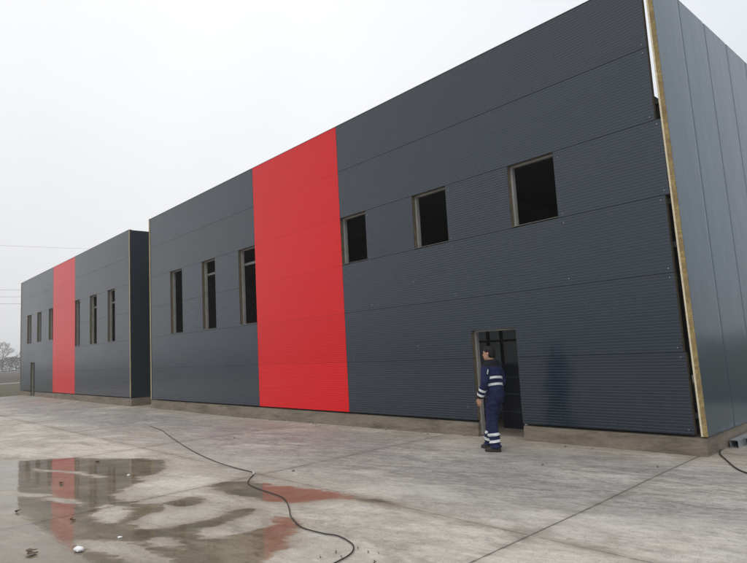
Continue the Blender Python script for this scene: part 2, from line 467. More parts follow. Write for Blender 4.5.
sheet('dirt_track', [(-86, -300), (-80, -300), (-80, 420), (-86, 420)], -.09, M['track'], 'pale track between grass and field')
sheet('dry_grass_verge', [(-332, -300), (-318, -300), (-318, 420), (-332, 420)], -.09, M['track'], 'pale dry verge below the trees')

# ------------------------------------------------------------------ halls
PITCH = S / 25
def rib_profile(z0, z1, zbase):
    """front profile (y, z) of micro ribbed steel between z0 and z1"""
    pts = [(0.0, z0)]
    k = math.floor((z0 - zbase) / PITCH)
    pat = [(0.0, .000), (0.0, .031), (.0028, .036), (.0028, .043)]
    while True:
        for y, dz in pat:
            z = zbase + k * PITCH + dz
            if z0 + .0005 < z < z1 - .0005: pts.append((y, z))
        if zbase + k * PITCH > z1: break
        k += 1
    pts.append((0.0, z1)); return pts

def clad_rect(bm, xa, xb, z0, z1, zbase, endl=True, endr=True, T=.10, J=.004):
    """mats: 0 steel skin, 1 wool, 2 inner skin, 3 seam"""
    pr = rib_profile(z0 + J, z1 - J, zbase)
    L = [bm.verts.new((xa, y, z)) for y, z in pr]
    Rr = [bm.verts.new((xb, y, z)) for y, z in pr]
    for i in range(len(pr) - 1):
        f = bm.faces.new((L[i], Rr[i], Rr[i + 1], L[i + 1])); f.material_index = 0
    # lips of the skin turning back into the joint
    for zz in (z0 + J, z1 - J):
        quad(bm, (xa, 0, zz), (xb, 0, zz), (xb, .016, zz), (xa, .016, zz), 0)
    # tongue behind the joint
    quad(bm, (xa, .016, z0), (xb, .016, z0), (xb, .016, z1), (xa, .016, z1), 3)
    quad(bm, (xa, T, z0), (xb, T, z0), (xb, T, z1), (xa, T, z1), 2)
    quad(bm, (xa, .0165, z0), (xb, .0165, z0), (xb, T, z0), (xa, T, z0), 1)
    quad(bm, (xa, .0165, z1), (xb, .0165, z1), (xb, T, z1), (xa, T, z1), 1)
    for x, on in ((xa, endl), (xb, endr)):
        if on:
            quad(bm, (x, .0062, z0 + J), (x, T, z0 + J), (x, T, z1 - J), (x, .0062, z1 - J), 1)
            for y0_, y1_ in ((.0, .0062),):
                quad(bm, (x, y0_, z0 + J), (x, y1_, z0 + J), (x, y1_, z1 - J), (x, y0_, z1 - J), 0)

def hall(x0, length, label, red, wins, doors, ends, girts, screws, lean=False):
    root = empty('industrial_hall', (x0, 0, 0))
    tag(root, label, 'hall')
    gap = .10
    secs = [(-length + gap, red[0], 'gray_clad'), (red[0], red[1], 'red_clad'), (red[1], None, 'gray_clad')]
    openings = wins + doors
    H = 6 * S
    for si, (sa, sb, mk) in enumerate(secs):
        for k in range(6):
            z0, z1 = PB + k * S, PB + (k + 1) * S
            a, e = sa + (.004 if si else 0), (ends[k] if sb is None else sb - .004)
            cuts = sorted({a, e, *[max(a, min(e, o[i])) for o in openings if o[2] < z1 - .01 and o[3] > z0 + .01 for i in (0, 1)]})
            runs = []
            for xa, xb in zip(cuts, cuts[1:]):
                if xb - xa < .02: continue
                mid = (xa + xb) / 2; spans = [(z0, z1)]
                for o in openings:
                    if o[0] < mid < o[1]:
                        ns = []
                        for p, q in spans:
                            if o[2] > p + .01: ns.append((p, min(q, o[2])))
                            if o[3] < q - .01: ns.append((max(p, o[3]), q))
                            if o[3] <= p or o[2] >= q: ns = [(p, q)]
                        spans = ns
                spans = [s_ for s_ in spans if s_[1] - s_[0] > .03]
                runs.append((xa, xb, spans))
            pieces = [[]]
            for rn in runs:
                if rn[2]: pieces[-1].append(rn)
                else: pieces.append([])
            for piece in pieces:
                if not piece: continue
                bm = bmesh.new()
                for xa, xb, spans in piece:
                    for p, q in spans:
                        full = q - p > S - .05 or len(piece) == 1
                        clad_rect(bm, xa, xb, p, q, z0, full, full, .10, .0016 if mk == 'red_clad' else .0042)
                bmesh.ops.remove_doubles(bm, verts=list(bm.verts), dist=.0002)
                o = new_obj('wall_panel', bm, [M[mk], M['cut_wool'], M['inner_skin'], M['dark_seam_bore_shade']], root)
                if mk == 'red_clad': o['label'] = 'bright red ribbed wall panel'
    # plinth, broken at the doors
    segs = [-length] + [v for d in sorted(doors) for v in d[:2]] + [0]
    bm = bmesh.new()
    for xa, xb in zip(segs[::2], segs[1::2]):
        n = max(1, int((xb - xa) / .5))
        rows = []
        for i in range(n + 1):
            x = xa + (xb - xa) * i / n
            jz = .006 * noise.noise((x * 1.7 + x0, 2, 1)); jy = .004 * noise.noise((x * 1.1 + x0, 5, 1))
            g = gz(x + x0, -.02) - .03
            rows.append([bm.verts.new(p) for p in ((x, .004 + jy - .012, g), (x, .014 + jy, PB - .05 + jz), (x, .034 + jy, PB - .042 + jz), (x, .30, PB - .042), (x, .30, g))])
        for r0, r1 in zip(rows, rows[1:]):
            for k in range(4): bm.faces.new((r0[k], r1[k], r1[k + 1], r0[k + 1]))
        bm.faces.new(list(reversed(rows[0]))); bm.faces.new(rows[-1])
    D = 13.0
    box(bm, -.30, -.006, .301, D, -.12, PB - .042)
    box(bm, -length + .006, -length + .30, .301, D, -.12, PB - .042)
    new_obj('plinth', bm, M['plinth'], root)
    # side walls of flat vertical panels
    y = 0.0; edges = [-.012]
    while y < D - .3:
        y = 1.13 if y == 0 else y + 1.245; edges.append(min(y, D))
    for side in (0, 1):
        xo, xi = (0.0, -.10) if side == 0 else (-length, -length + .10)
        xs0, xs1 = min(xo, xi), max(xo, xi)
        for i, (ya, yb) in enumerate(zip(edges, edges[1:])):
            bm = bmesh.new()
            g = .004
            sgn = 1 if side == 0 else -1
            za, zb = PB - .015, PB + H + .02 - (0 if side else .05)
            # outer skin with turned-in grooves at the joints
            p = [(xo - sgn * .007, ya), (xo - sgn * .006, ya + .012), (xo, ya + .055), (xo, yb - .055), (xo - sgn * .006, yb - .012), (xo - sgn * .007, yb)]
            if i == 0: p = [(xo, ya)] + p[3:]
            for (ax, ay), (bx, by) in zip(p, p[1:]):
                quad(bm, (ax, ay, za), (bx, by, za), (bx, by, zb), (ax, ay, zb), 0)
            quad(bm, (xi, ya, za), (xi, yb, za), (xi, yb, zb), (xi, ya, zb), 2)
            for zz in (za, zb): quad(bm, (xs0 + .012, ya, zz), (xs1 - .012, ya, zz), (xs1 - .012, yb, zz), (xs0 + .012, yb, zz), 1)
            if i == 0:   # cut end of the sandwich panel, wool between two skins
                lip = .026
                a1, a2 = (xi, xi + sgn * lip)
                quad(bm, (a1, ya, za), (a2, ya, za), (a2, ya, zb), (a1, ya, zb), 3)
                nseg = 150; prev = None; a3 = xo - sgn * .005; rw = random.Random(side + 3)
                for q in range(nseg + 1):
                    zq = za + (zb - za) * q / nseg
                    row = [bm.verts.new((a2 + (a3 - a2) * t, ya + (rw.uniform(-.004, .010) if 0 < t < 1 else 0), zq)) for t in (0, .2, .4, .6, .8, 1)]
                    if prev:
                        for t in range(5):
                            f = bm.faces.new((prev[t], prev[t + 1], row[t + 1], row[t])); f.material_index = 1
                    prev = row
                quad(bm, (xo - sgn * .005, ya, za), (xo, ya, za), (xo, ya, zb), (xo - sgn * .005, ya, zb), 0)
            sp = new_obj('side_panel', bm, [M['side_clad' if lean and side == 0 else 'shaded_side_clad'], M['wool'], M['inner_skin'], M['wool_lip']], root)
            if side == 0 and lean: sp.location.x = .045; sp.rotation_euler.y = -.0118
    # thin coping along the top of the front, roof deck, rear wall, floor
    new_obj('coping', bevel(boxes((-length + .11, ends[5] - .01, -.004, .112, PB + H + .001, PB + H + .014)), .004), M['coping'], root)
    zr = PB + 4.36 * S
    new_obj('roof', boxes((-length + .11, -.32, .20, D - .12, zr, zr + .10)), M['roof_deck'], root)
    bm = boxes((-length + .11, -3.2, D - .11, D - .01, PB - .02, zr + .5), (-1.6, -.11, D - .11, D - .01, PB - .02, zr + .5), (-3.2, -1.6, D - .11, D - .01, 2.6, zr + .5))  # gap between the boxes: unseen doorway added to light the interior
    new_obj('rear_wall', bm, M['inner_skin'], root)
    new_obj('floor', boxes((-length + .31, -.31, .305, D - .12, -.1, .035)), M['plinth'], root)
    # roof beams and columns
    bx = -1.9
    while bx > -length + 1:
        new_obj('roof_beam', boxes((bx - .06, bx + .06, .35, D - .2, zr - .22, zr - .005)), M['dark_steel'], root)
        bx -= 3.1
    for cx in (-.30, -length + .30):
        new_obj('corner_column', boxes((cx - .08, cx + .08, .185, .35, PB - .04, zr - .01)), M['dark_steel'], root)
    # steel tube frames behind the window openings
    for (xa, xb, za, zb) in wins:
        t = .075
        bm = boxes((xa - t + .045, xa + .045, .102, .185, za - .02, zb + .02), (xb - .02, xb + t - .02, .102, .185, za - .02, zb + .02),
                   (xa + .046, xb - .021, .104, .183, zb - .03, zb + t - .03), (xa + .046, xb - .021, .104, .183, za - t + .012, za + .012))
        f = new_obj('window_frame', bm, M['steel_frame'], root)
        # folded drip sill on the cut edge of the cladding
        new_obj('sill', boxes((xa + .004, xb - .004, -.010, .100, za + .001, za + .006)), M['steel_frame'], f)
    for (xa, xb, za, zb) in doors:
        bm = boxes((xa - .03, xa + .035, .102, .185, .036, zb + .02), (xb - .03, xb + .035, .102, .185, .036, zb + .02), (xa + .036, xb - .031, .104, .183, zb - .03, zb + .04))
        new_obj('door_frame', bm, M['steel_frame'], root)
    for (xa, xb, z, y_, t, mk) in girts:
        new_obj('girt', boxes((xa, xb, y_, y_ + t, z - t / 2, z + t / 2)), M[mk], root)
    for (sx, sz) in screws:
        bm = bmesh.new()
        bmesh.ops.create_cone(bm, cap_ends=True, segments=8, radius1=.009, radius2=.006, depth=.008,
                              matrix=Matrix.Translation((sx, -.005, sz)) @ Matrix.Rotation(R(90), 4, 'X'))
        new_obj('screw', bm, M['bright_screw'], root)
    return root

def zz(k): return PB + k * S
sc = []
ends_main = [-.150, -.180, -.185, -.119, -.212, -.212]
for k in range(6):
    e = ends_main[k]
    for dz in (.07, 1.13): sc.append((e - .07, zz(k) + dz))
for k in (2, 3):
    for x in (-4.42, -1.90, -6.94): sc += [(x, zz(k) + (1.10 if k == 2 else .06)), (x, zz(k) + (.12 if k == 2 else 1.08))]
sc += [(-5.55, zz(1) + .3), (-5.56, zz(2) + .5), (-4.3, zz(0) + .25), (-7.7, zz(1) + .05)]
main = hall(0, 20.12, 'near dark grey hall with red stripe, square windows and worker at its open doorway',
     (-12.06, -7.97),
     [(-7.97, -7.02, zz(3) + .02, zz(4)), (-5.47, -4.50, zz(3) + .02, zz(4)), (-2.96, -1.99, zz(3) + .02, zz(4)),
      (-13.05, -12.06, zz(2) + .05, zz(4)), (-15.55, -14.60, zz(2) + .05, zz(4)), (-18.15, -17.13, zz(2) + .05, zz(4))],
     [(-4.09, -3.06, -.1, zz(1) + .545)], ends_main,
     [(-1.8, -.15, zz(4.27), .104, .08, 'dark_steel'), (-1.8, -.13, zz(2.93), .104, .08, 'dark_steel'),
      (-1.8, -.102, zz(2.36), .104, .08, 'dark_steel'), (-1.8, -.102, zz(.22), .104, .08, 'dark_steel'),
      (-15.7, -12.0, zz(3.62), .19, .07, 'girt_steel')], sc, True)
far = hall(-22.2, 20.0, 'far dark grey hall with red stripe, small doorway and narrow windows, beyond the gap',
     (-12.05, -7.87),
     [(-7.87, -7.05, zz(2) + .05, zz(4) + .03), (-5.42, -4.40, zz(2) + .05, zz(4) + .03), (-2.85, -1.90, zz(2) + .05, zz(4) + .03),
      (-12.95, -12.05, zz(2.5), zz(4) + .03), (-15.62, -14.65, zz(2.5), zz(4) + .03), (-18.15, -17.1, zz(2.5), zz(4) + .03)],
     [(-17.2, -16.15, -.1, zz(1) + .58)], [-.10] * 6,
     [(-5.6, -1.7, zz(3.55), .19, .07, 'girt_steel')], [])

# things inside the near doorway -------------------------------------------------
M['tarp'] = simple('navy_sheet', (.003, .005, .015), .5, .3, 5)
M['tarp_edge'] = simple('navy_edge', (.025, .034, .060), .5, .2, 5)
rk = empty('stud_partition', (-4.4, 2.3, .035))
tag(rk, 'dark steel stud partition seen through the open doorway', 'partition')
for i, x in enumerate((-1.75, -1.45, -1.0, -.62, -.05, .75)):
    new_obj('stud', boxes((x - .03, x + .03, -.03, .03, .035, 3.0)), M['dark_steel'], rk)
new_obj('rail', boxes((-2.4, 1.4, -.036, .024, 1.78, 1.83)), M['dark_steel'], rk)
new_obj('rail', boxes((-2.4, 1.4, -.036, .024, 0.0, .034)), M['dark_steel'], rk)
lin = empty('liner_wall', (-6.0, 3.6, .035))
tag(lin, 'pale grey inner wall behind the steel studs of the doorway', 'wall')
new_obj('board', boxes((-2.6, 4.0, 0, .1, 0, 4.4)), M['liner'], lin)
pk = empty('sheet_pack', (-3.62, 1.05, .035))
tag(pk, 'dark navy stack of boxes just inside the open doorway', 'stack')
for i in range(4):
    hgt = (.36, .36, .34, .25)[i]; z = sum((.36, .36, .34, .25)[:i])
    new_obj('carton', bevel(boxes((-.62 + .01 * (i % 2), .54, -.02 * (i % 2), .62, z + .001, z + hgt - .03)), .008), M['tarp'], pk)
    new_obj('lid', boxes((-.63 + .01 * (i % 2), .55, -.012 - .02 * (i % 2), .63, z + hgt - .029, z + hgt)), M['tarp_edge'], pk)

# ------------------------------------------------------------------ objects round the near corner
M['galv'] = simple('galvanised_steel', (.40, .43, .45), .42, .15, 6, .55)
tube_lab = ['galvanised square tube lying right against the side wall plinth',
            'galvanised square tube lying second from the side wall plinth',
            'galvanised square tube lying third from the side wall plinth',
            'galvanised square tube lying farthest from the side wall plinth']
for i, (xa, ya) in enumerate(((.03, .88), (.155, 1.16), (.28, 1.42), (.405, 1.75))):
    wd, t = .115, .005
    bm = bmesh.new(); L = 6.2
    for (a, c_, d_, e) in ((0, wd, 0, t), (0, wd, wd - t, wd), (0, t, t, wd - t), (wd - t, wd, t, wd - t)):
        box(bm, a, c_, 0, L, d_, e)
    box(bm, t, wd - t, .25, .255, t, wd - t, 1)  # dark plate set inside the hollow, stands in for its shade
    o = new_obj('steel_tube', bm, [M['galv'], M['dark_seam_bore_shade']], None, False, (xa, ya, .022))
    tag(o, tube_lab[i], 'steel tube', 'steel tubes lying along the side wall')
M['brick'] = simple('brick_red', (.22, .085, .055), .9, .35, 40, 0, .5)
def lump(name, loc, s_, mat, label, cat, group=None, seed=0, rz=0):
    bm = bmesh.new(); bmesh.ops.create_icosphere(bm, subdivisions=2, radius=1)
    for v in bm.verts:
        n = v.co.normalized()
        k = 1 + .30 * noise.noise(n * 1.6 + Vector((seed, 1.3, 0))) + .12 * noise.noise(n * 4 + Vector((0, seed, 0)))
        v.co = Vector((n.x * s_[0], n.y * s_[1], n.z * s_[2])) * k
    mz = min(v.co.z for v in bm.verts) * .85
    for v in bm.verts: v.co.z = max(v.co.z, mz) - mz
    o = new_obj(name, bm, mat, None, False, loc); o.rotation_euler = (0, 0, rz)
    return tag(o, label, cat, group)
bm = boxes((-.10, .06, -.05, .05, 0, .05))
bmesh.ops.subdivide_edges(bm, edges=list(bm.edges), cuts=3, use_grid_fill=True)
for v in bm.verts: v.co += Vector(noise.noise_vector(v.co * 18)) * .012; v.co.z = max(0, v.co.z)
o = new_obj('brick_fragment', bm, M['brick'], None, False, (.62, .80, .02)); o.rotation_euler = (0, 0, R(25))
tag(o, 'broken red brick fragment lying beside the steel tubes', 'brick')

M['rubber'] = simple('cable_rubber', (.022, .018, .016), .55, .4, 6)
M['tape'] = simple('pale_tape', (.55, .55, .53), .5, .1, 6)
hose = [(-13.6, -2.65), (-12.2, -2.9), (-10.63, -3.34), (-8.27, -3.95), (-6.55, -4.3), (-5.49, -4.40), (-5.09, -4.41), (-4.90, -4.52), (-4.57, -4.80), (-4.33, -4.91), (-3.92, -4.97), (-3.42, -5.01), (-3.15, -5.1), (-2.8, -5.29), (-2.54, -5.45), (-2.23, -5.58), (-2.06, -5.63), (-1.9, -5.63), (-1.71, -5.61), (-1.56, -5.57), (-1.37, -5.6), (-1.21, -5.66), (-1.09, -5.77), (-1.03, -5.89), (-1.0, -6.02), (-.97, -6.2), (-.9, -6.6), (-1.1, -7.2)]
bm = bmesh.new()
pts = [Vector((p.x, p.y, gz(p.x, p.y) + .014)) for p in catmull([(x, y, 0) for x, y in hose])]
tube(bm, pts, .0068, 8)
o = new_obj('power_cable', bm, M['rubber'], None, True)
tag(o, 'long black cable winding across the puddles in the yard', 'cable')
bm = bmesh.new(); tube(bm, [(-5.10, -4.405, .016), (-5.02, -4.43, .018), (-4.92, -4.50, .016)], [.011, .014, .011], 8)
new_obj('tape_joint', bm, M['tape'], o, True)
bm = bmesh.new()
pts = [Vector((p.x, p.y, gz(p.x, p.y) + .012)) for p in catmull([(-.02, .75, 0), (.0, .52, 0), (.1, .2, 0), (.28, -.15, 0), (.52, -.60, 0), (.74, -.86, 0), (1.3, -1.3, 0), (2.1, -1.7, 0)])]
tube(bm, pts, .010, 8)
o = new_obj('thin_cable', bm, M['rubber'], None, True)
tag(o, 'short black cable running out from the near corner plinth', 'cable')

# litter on the slab
M['leaf'] = simple('dead_leaf', (.12, .08, .05), .8, .5, 30)
M['pebble'] = simple('pale_stone', (.55, .53, .50), .8, .15, 20)
M['white_scrap'] = simple('white_scrap', (.80, .80, .80), .5, .05, 20)
def leaf(loc, size, label, seed, group='dead leaves on the slab'):
    rnd = random.Random(seed); bm = bmesh.new()
    for q in range(3):
        a = rnd.uniform(0, 6.28); ox, oy = rnd.uniform(-.5, .5) * size, rnd.uniform(-.3, .3) * size
        n = 9; ring = []
        for i in range(n):
            t = 2 * math.pi * i / n
            rr = size * (.55 + .35 * abs(math.cos(t * 1.5))) * rnd.uniform(.7, 1.1)
            x, y = rr * math.cos(t), rr * .5 * math.sin(t)
            x, y = x * math.cos(a) - y * math.sin(a), x * math.sin(a) + y * math.cos(a)
            ring.append((ox + x, oy + y, .012 + .13 * size * rnd.random() + .008 * q))
        top = [bm.verts.new(p) for p in ring]; bot = [bm.verts.new((p[0], p[1], p[2] - .003)) for p in ring]
        ct = bm.verts.new((ox, oy, .010 + .008 * q)); cb = bm.verts.new((ox, oy, .006 + .008 * q))
        for i in range(n):
            j = (i + 1) % n
            bm.faces.new((ct, top[i], top[j])); bm.faces.new((cb, bot[j], bot[i])); bm.faces.new((top[i], bot[i], bot[j], top[j]))
    return tag(new_obj('dead_leaf', bm, M['leaf'], None, False, loc), label, 'leaf', group)
leaf((-3.60, -7.80, .004), .085, 'largest curled brown leaf in the puddle, bottom left corner', 1)
leaf((-5.64, -7.50, .004), .05, 'small dark leaf afloat near the left edge of the picture', 2)
leaf((-8.55, -5.62, .002), .06, 'dark leaf at the far rim of the big puddle', 3)
leaf((-7.05, -6.62, .004), .05, 'dark leaf beside the red reflection in the puddle', 4)
leaf((-4.55, -7.15, .004), .045, 'dark leaf scrap near the white scrap in the puddle', 5)
for i in range(9):
    x = random.uniform(-1.25, -.35); y = -5.62 - random.uniform(0, .5) - (x + 1.2) * .02
    leaf((x, y, .001), random.uniform(.007, .016), 'tiny brown leaf crumb on dry slab by the cable loop', 20 + i, 'leaf crumbs by the cable loop')
lump('white_scrap', (-3.27, -7.45, .003), (.055, .04, .026), M['white_scrap'], 'larger white scrap lying in the puddle at bottom left', 'scrap', None, 2, .5)
lump('white_scrap', (-3.38, -7.02, .003), (.025, .018, .010), M['white_scrap'], 'smaller white scrap near the cable side of the puddle', 'scrap', None, 5, 1)
lump('white_scrap', (-6.72, -5.72, .003), (.03, .022, .012), M['white_scrap'], 'white scrap on the far part of the puddle', 'scrap', None, 8, 2)
for i in range(20):
    x = random.uniform(-13, -.05); y = -random.uniform(.04, .22) if i % 4 else -random.uniform(.6, 4)
    if -4.2 < x < -2.4 and y > -1.6: continue
    s_ = random.uniform(.008, .022)
    lump('pebble', (x, y, gz(x, y) - .003), (s_ * 1.3, s_, s_ * .8), M['plinth'], 'small stone chip lying along the foot of the plinth' if i % 4 else 'small stone chip lying loose on the open slab', 'stone',
         'stone chips by the plinth' if i % 4 else 'stone chips on the slab', i, i)

# ------------------------------------------------------------------ worker
def to_local(p): return Vector((-p[0], -p[1], p[2]))     # (forward, left, up) -> local axes
def loft(bm, secs, n=20):
    """secs: (centre(f,l,z), axis_a, axis_b) ellipses"""
    rings = []
    for c_, a, bb in secs:
        c_, a, bb = Vector(c_), Vector(a), Vector(bb)
        rings.append([bm.verts.new(to_local(c_ + a * math.cos(2 * math.pi * k / n) + bb * math.sin(2 * math.pi * k / n))) for k in range(n)])
    for r0, r1 in zip(rings, rings[1:]):
        for k in range(n): bm.faces.new((r0[k], r0[(k + 1) % n], r1[(k + 1) % n], r1[k]))
    bm.faces.new(list(reversed(rings[0]))); bm.faces.new(rings[-1])
def limb(bm, P, rad, n=16):
    tube(bm, [to_local(p) for p in P], rad, n)
def remesh(bm, name, mats, parent, voxel, smooth_it, fold=None):
    bmesh.ops.recalc_face_normals(bm, faces=bm.faces)
    o = new_obj(name, bm, mats, None, True)
    m1 = o.modifiers.new('union', 'REMESH'); m1.mode = 'VOXEL'; m1.voxel_size = voxel; m1.use_smooth_shade = True
    m2 = o.modifiers.new('soften', 'SMOOTH'); m2.factor = .5; m2.iterations = smooth_it
    dg = bpy.context.evaluated_depsgraph_get(); dg.update()
    me = bpy.data.meshes.new_from_object(o.evaluated_get(dg), depsgraph=dg)
    o.modifiers.clear(); old = o.data; o.data = me; bpy.data.meshes.remove(old)
    me.name = name; me.materials.clear()
    for m in (mats if isinstance(mats, (list, tuple)) else [mats]): me.materials.append(m)
    if fold:
        me.update(); ns = [v.normal.copy() for v in me.vertices]
        for v, nn in zip(me.vertices, ns): v.co += nn * fold(v.co)
        me.update()
    for p in me.polygons: p.use_smooth = True
    o.parent = parent; return o

M['skin'] = simple('skin', (.42, .23, .16), .5, .08, 20)
M['navy'] = simple('navy_workwear', (.012, .017, .058), .85, .3, 14, 0, .25, .25)
M['black_cloth'] = simple('black_cloth', (.012, .012, .016), .9, .3, 20, 0, .2, .2)
M['hair'] = simple('dark_hair', (.012, .009, .008), .75, .4, 60, 0, .4, .25)
M['boot'] = simple('black_boot', (.016, .014, .013), .6, .3, 15)
M['reflect'] = simple('reflective_tape', (.64, .66, .66), .4, .06, 30)
M['lip'] = simple('lip', (.30, .12, .10), .5, .05)
M['eye'] = simple('eye_dark', (.03, .02, .02), .2, .05)
person = empty('person', (-2.87, -1.05, gz(-2.87, -1.05)), R(6))
tag(person, 'worker in navy coveralls with reflective bands, standing by the open doorway', 'person')

Hp, Kn, An = {}, {}, {}
Hp['L'], Kn['L'], An['L'] = (0.0, .095, .90), (.035, .105, .49), (-.02, .11, .095)
Hp['R'], Kn['R'], An['R'] = (0.0, -.095, .90), (.13, -.10, .49), (.23, -.10, .095)
Sh, El, Wr = {}, {}, {}
Sh['L'], El['L'], Wr['L'] = (0.015, .185, 1.395), (.015, .265, 1.13), (.135, .255, .885)
Sh['R'], El['R'], Wr['R'] = (0.015, -.185, 1.395), (-.02, -.255, 1.13), (.10, -.235, .885)
def lerp(a, c_, t): return tuple(a[i] + (c_[i] - a[i]) * t for i in range(3))

# body (skin): head, neck, hands, and slim limbs inside the clothes
bm = bmesh.new()
hc = Vector((.045, 0, 1.615)); yaw = R(6)      # head turned to its left
def headpt(f, l, z):
    return hc + Vector((f * math.cos(yaw) - l * math.sin(yaw), f * math.sin(yaw) + l * math.cos(yaw), z))
secs = []
for zq, f0, rf, rl in ((-.118, .030, .030, .022), (-.108, .026, .058, .046), (-.085, .018, .078, .060), (-.05, .008, .090, .068), (0, 0, .097, .075), (.04, -.004, .099, .077), (.075, -.004, .090, .070), (.10, -.004, .068, .054), (.116, -.004, .030, .024)):
    A = headpt(f0 + rf, 0, zq) - headpt(f0, 0, zq); B = headpt(f0, rl, zq) - headpt(f0, 0, zq)
    secs.append((headpt(f0, 0, zq), A, B))
loft(bm, secs, 28)
limb(bm, [headpt(.088, 0, .015), headpt(.104, 0, -.015), headpt(.112, 0, -.034), headpt(.095, 0, -.045)], [.008, .012, .015, .010], 10)   # nose
for s_ in (1, -1):
    limb(bm, [headpt(-.006, s_ * .070, .020), headpt(-.014, s_ * .080, .004), headpt(-.008, s_ * .073, -.030)], [.014, .018, .011], 10)   # ears
    limb(bm, [headpt(.074, s_ * .048, .022), headpt(.090, s_ * .022, .026)], [.010, .012], 8)                                            # brow
limb(bm, [(.015, 0, 1.38), (.02, 0, 1.46), (.03, 0, 1.54)], [.062, .058, .056], 18)
for s_, k in ((1, 'L'), (-1, 'R')):
    limb(bm, [lerp(Sh[k], El[k], .1), El[k], Wr[k]], [.042, .036, .028], 12)
    limb(bm, [Hp[k], Kn[k], An[k]], [.075, .05, .038], 12)
    w_ = Vector(Wr[k]); d = (Vector(Wr[k]) - Vector(El[k])).normalized()
    d = (d * .5 + Vector((.05, 0, -.9))).normalized()
    inward = Vector((0, -s_, 0)); inward = (inward - d * inward.dot(d)).normalized()
    fwd = d.cross(inward) * s_
    if fwd.x < 0: fwd = -fwd
    loft(bm, [(w_ + d * t, fwd * a, inward * t2) for t, a, t2 in ((-.03, .028, .022), (.01, .030, .021), (.045, .040, .017), (.085, .043, .015), (.10, .036, .011))], 14)
    for q, ln in enumerate((.070, .080, .075, .058)):
        base = w_ + d * .09 + fwd * (.031 - .0205 * q)
        c1 = (d * .92 + inward * .38).normalized(); c2 = (d * .62 + inward * .78).normalized(); c3 = (d * .25 + inward * .97).normalized()
        p1 = base + c1 * ln * .48; p2 = p1 + c2 * ln * .32; p3 = p2 + c3 * ln * .28
        limb(bm, [base - d * .02, base, p1, p2, p3], [.009, .0092, .0085, .0078, .0062], 8)
    tb = w_ + d * .025 + fwd * .028
    limb(bm, [tb, tb + (d * .6 + fwd * .7 + inward * .2) * .036, tb + (d * .85 + fwd * .75 + inward * .5) * .062, tb + (d * 1.15 + fwd * .6 + inward * .7) * .078], [.013, .0115, .010, .0075], 8)
limb(bm, [(0, 0, .90), (0.005, 0, 1.1), (.012, 0, 1.36)], [.105, .095, .11], 16)
limb(bm, [Sh['L'], (.012, 0, 1.385), Sh['R']], [.04, .06, .04], 12)
body = remesh(bm, 'body', M['skin'], person, .0052, 2)

# coveralls
def ell(f0, l0, z, rf, rl, tilt=0):
    rf *= 1.10; rl *= 1.08
    return ((f0, l0, z), (rf, 0, tilt), (0, rl, 0))
bm = bmesh.new()
loft(bm, [ell(0, 0, .80, .10, .16), ell(-.008, 0, .87, .128, .176), ell(-.012, 0, .95, .134, .176), ell(0, 0, 1.06, .122, .163), ell(.006, 0, 1.16, .130, .172), ell(.008, 0, 1.27, .138, .190),
          ell(.006, 0, 1.345, .132, .198), ell(.006, 0, 1.40, .112, .185), ell(.010, 0, 1.435, .092, .140), ell(.016, 0, 1.465, .080, .092), ell(.022, 0, 1.505, .074, .076)], 28)
loft(bm, [ell(-.012, 0, 1.40, .09, .12), ell(-.014, 0, 1.44, .098, .112), ell(-.006, 0, 1.485, .092, .098), ell(.004, 0, 1.515, .080, .082)], 24)   # folded hood
for k in ('L', 'R'):
    limb(bm, [Hp[k], lerp(Hp[k], Kn[k], .35), Kn[k], lerp(Kn[k], An[k], .35), lerp(Kn[k], An[k], .85), lerp(Kn[k], An[k], 1.06)], [.108, .106, .092, .090, .086, .090], 20)
    limb(bm, [lerp(Sh[k], (0, 0, 1.38), .25), Sh[k], lerp(Sh[k], El[k], .35), lerp(Sh[k], El[k], .7), El[k], lerp(El[k], Wr[k], .5), lerp(El[k], Wr[k], .97)], [.074, .080, .077, .072, .068, .062, .053], 16)
def fold(p):
    z = p.z
    n1 = noise.noise(Vector((p.x * 7, p.y * 7, z * 16)) + Vector((3, 1, 9)))
    n2 = noise.noise(Vector((p.x * 14 + z * 6, p.y * 14 - z * 6, z * 22)))
    amp = .017 if z < .9 else .013
    creases = 0
    if z < .32: creases = .006 * math.sin(z * 95 + 3 * n1)
    return amp * n1 + .007 * n2 + creases
cov = remesh(bm, 'coverall', [M['navy'], M['black_cloth']], person, .0085, 5, fold)
for p in cov.data.polygons:      # black yoke, collar and cuffs are sewn-in panels
    c_ = p.center
    if c_.z > 1.385 + .10 * abs(c_.y) : p.material_index = 1
    if abs(c_.y) > .20 and c_.z < .95 and (Vector((-c_.x, -c_.y, c_.z)) - Vector(Wr['L' if c_.y < 0 else 'R'])).length < .075: p.material_index = 1

def band(name, planes, keep, off=.006):
    """strip of tape: the coverall cut between two planes, pushed outward"""
    bm = bmesh.new(); bm.from_mesh(cov.data); bm.normal_update()
    for f in bm.faces: f.material_index = 0
    dl = [f for f in bm.faces if not keep(f.calc_center_median())]
    bmesh.ops.delete(bm, geom=dl, context='FACES')
    for co, no in planes:
        bmesh.ops.bisect_plane(bm, geom=list(bm.verts) + list(bm.edges) + list(bm.faces), plane_co=co, plane_no=no, clear_outer=True)
    bm.normal_update()
    for v in bm.verts: v.co += v.normal * off
    ex = bmesh.ops.extrude_face_region(bm, geom=list(bm.faces))
    vs = [g for g in ex['geom'] if isinstance(g, bmesh.types.BMVert)]
    bm.normal_update()
    for v in vs: v.co -= v.normal * .003
    bmesh.ops.recalc_face_normals(bm, faces=bm.faces)
    o = new_obj(name, bm, M['reflect'], cov, True); return o
def zband(z0, z1, keep, tilt=(0, 0)):
    n = Vector((tilt[0], tilt[1], 1)).normalized()
    return [(Vector((0, 0, z1)), n), (Vector((0, 0, z0)), -n)]
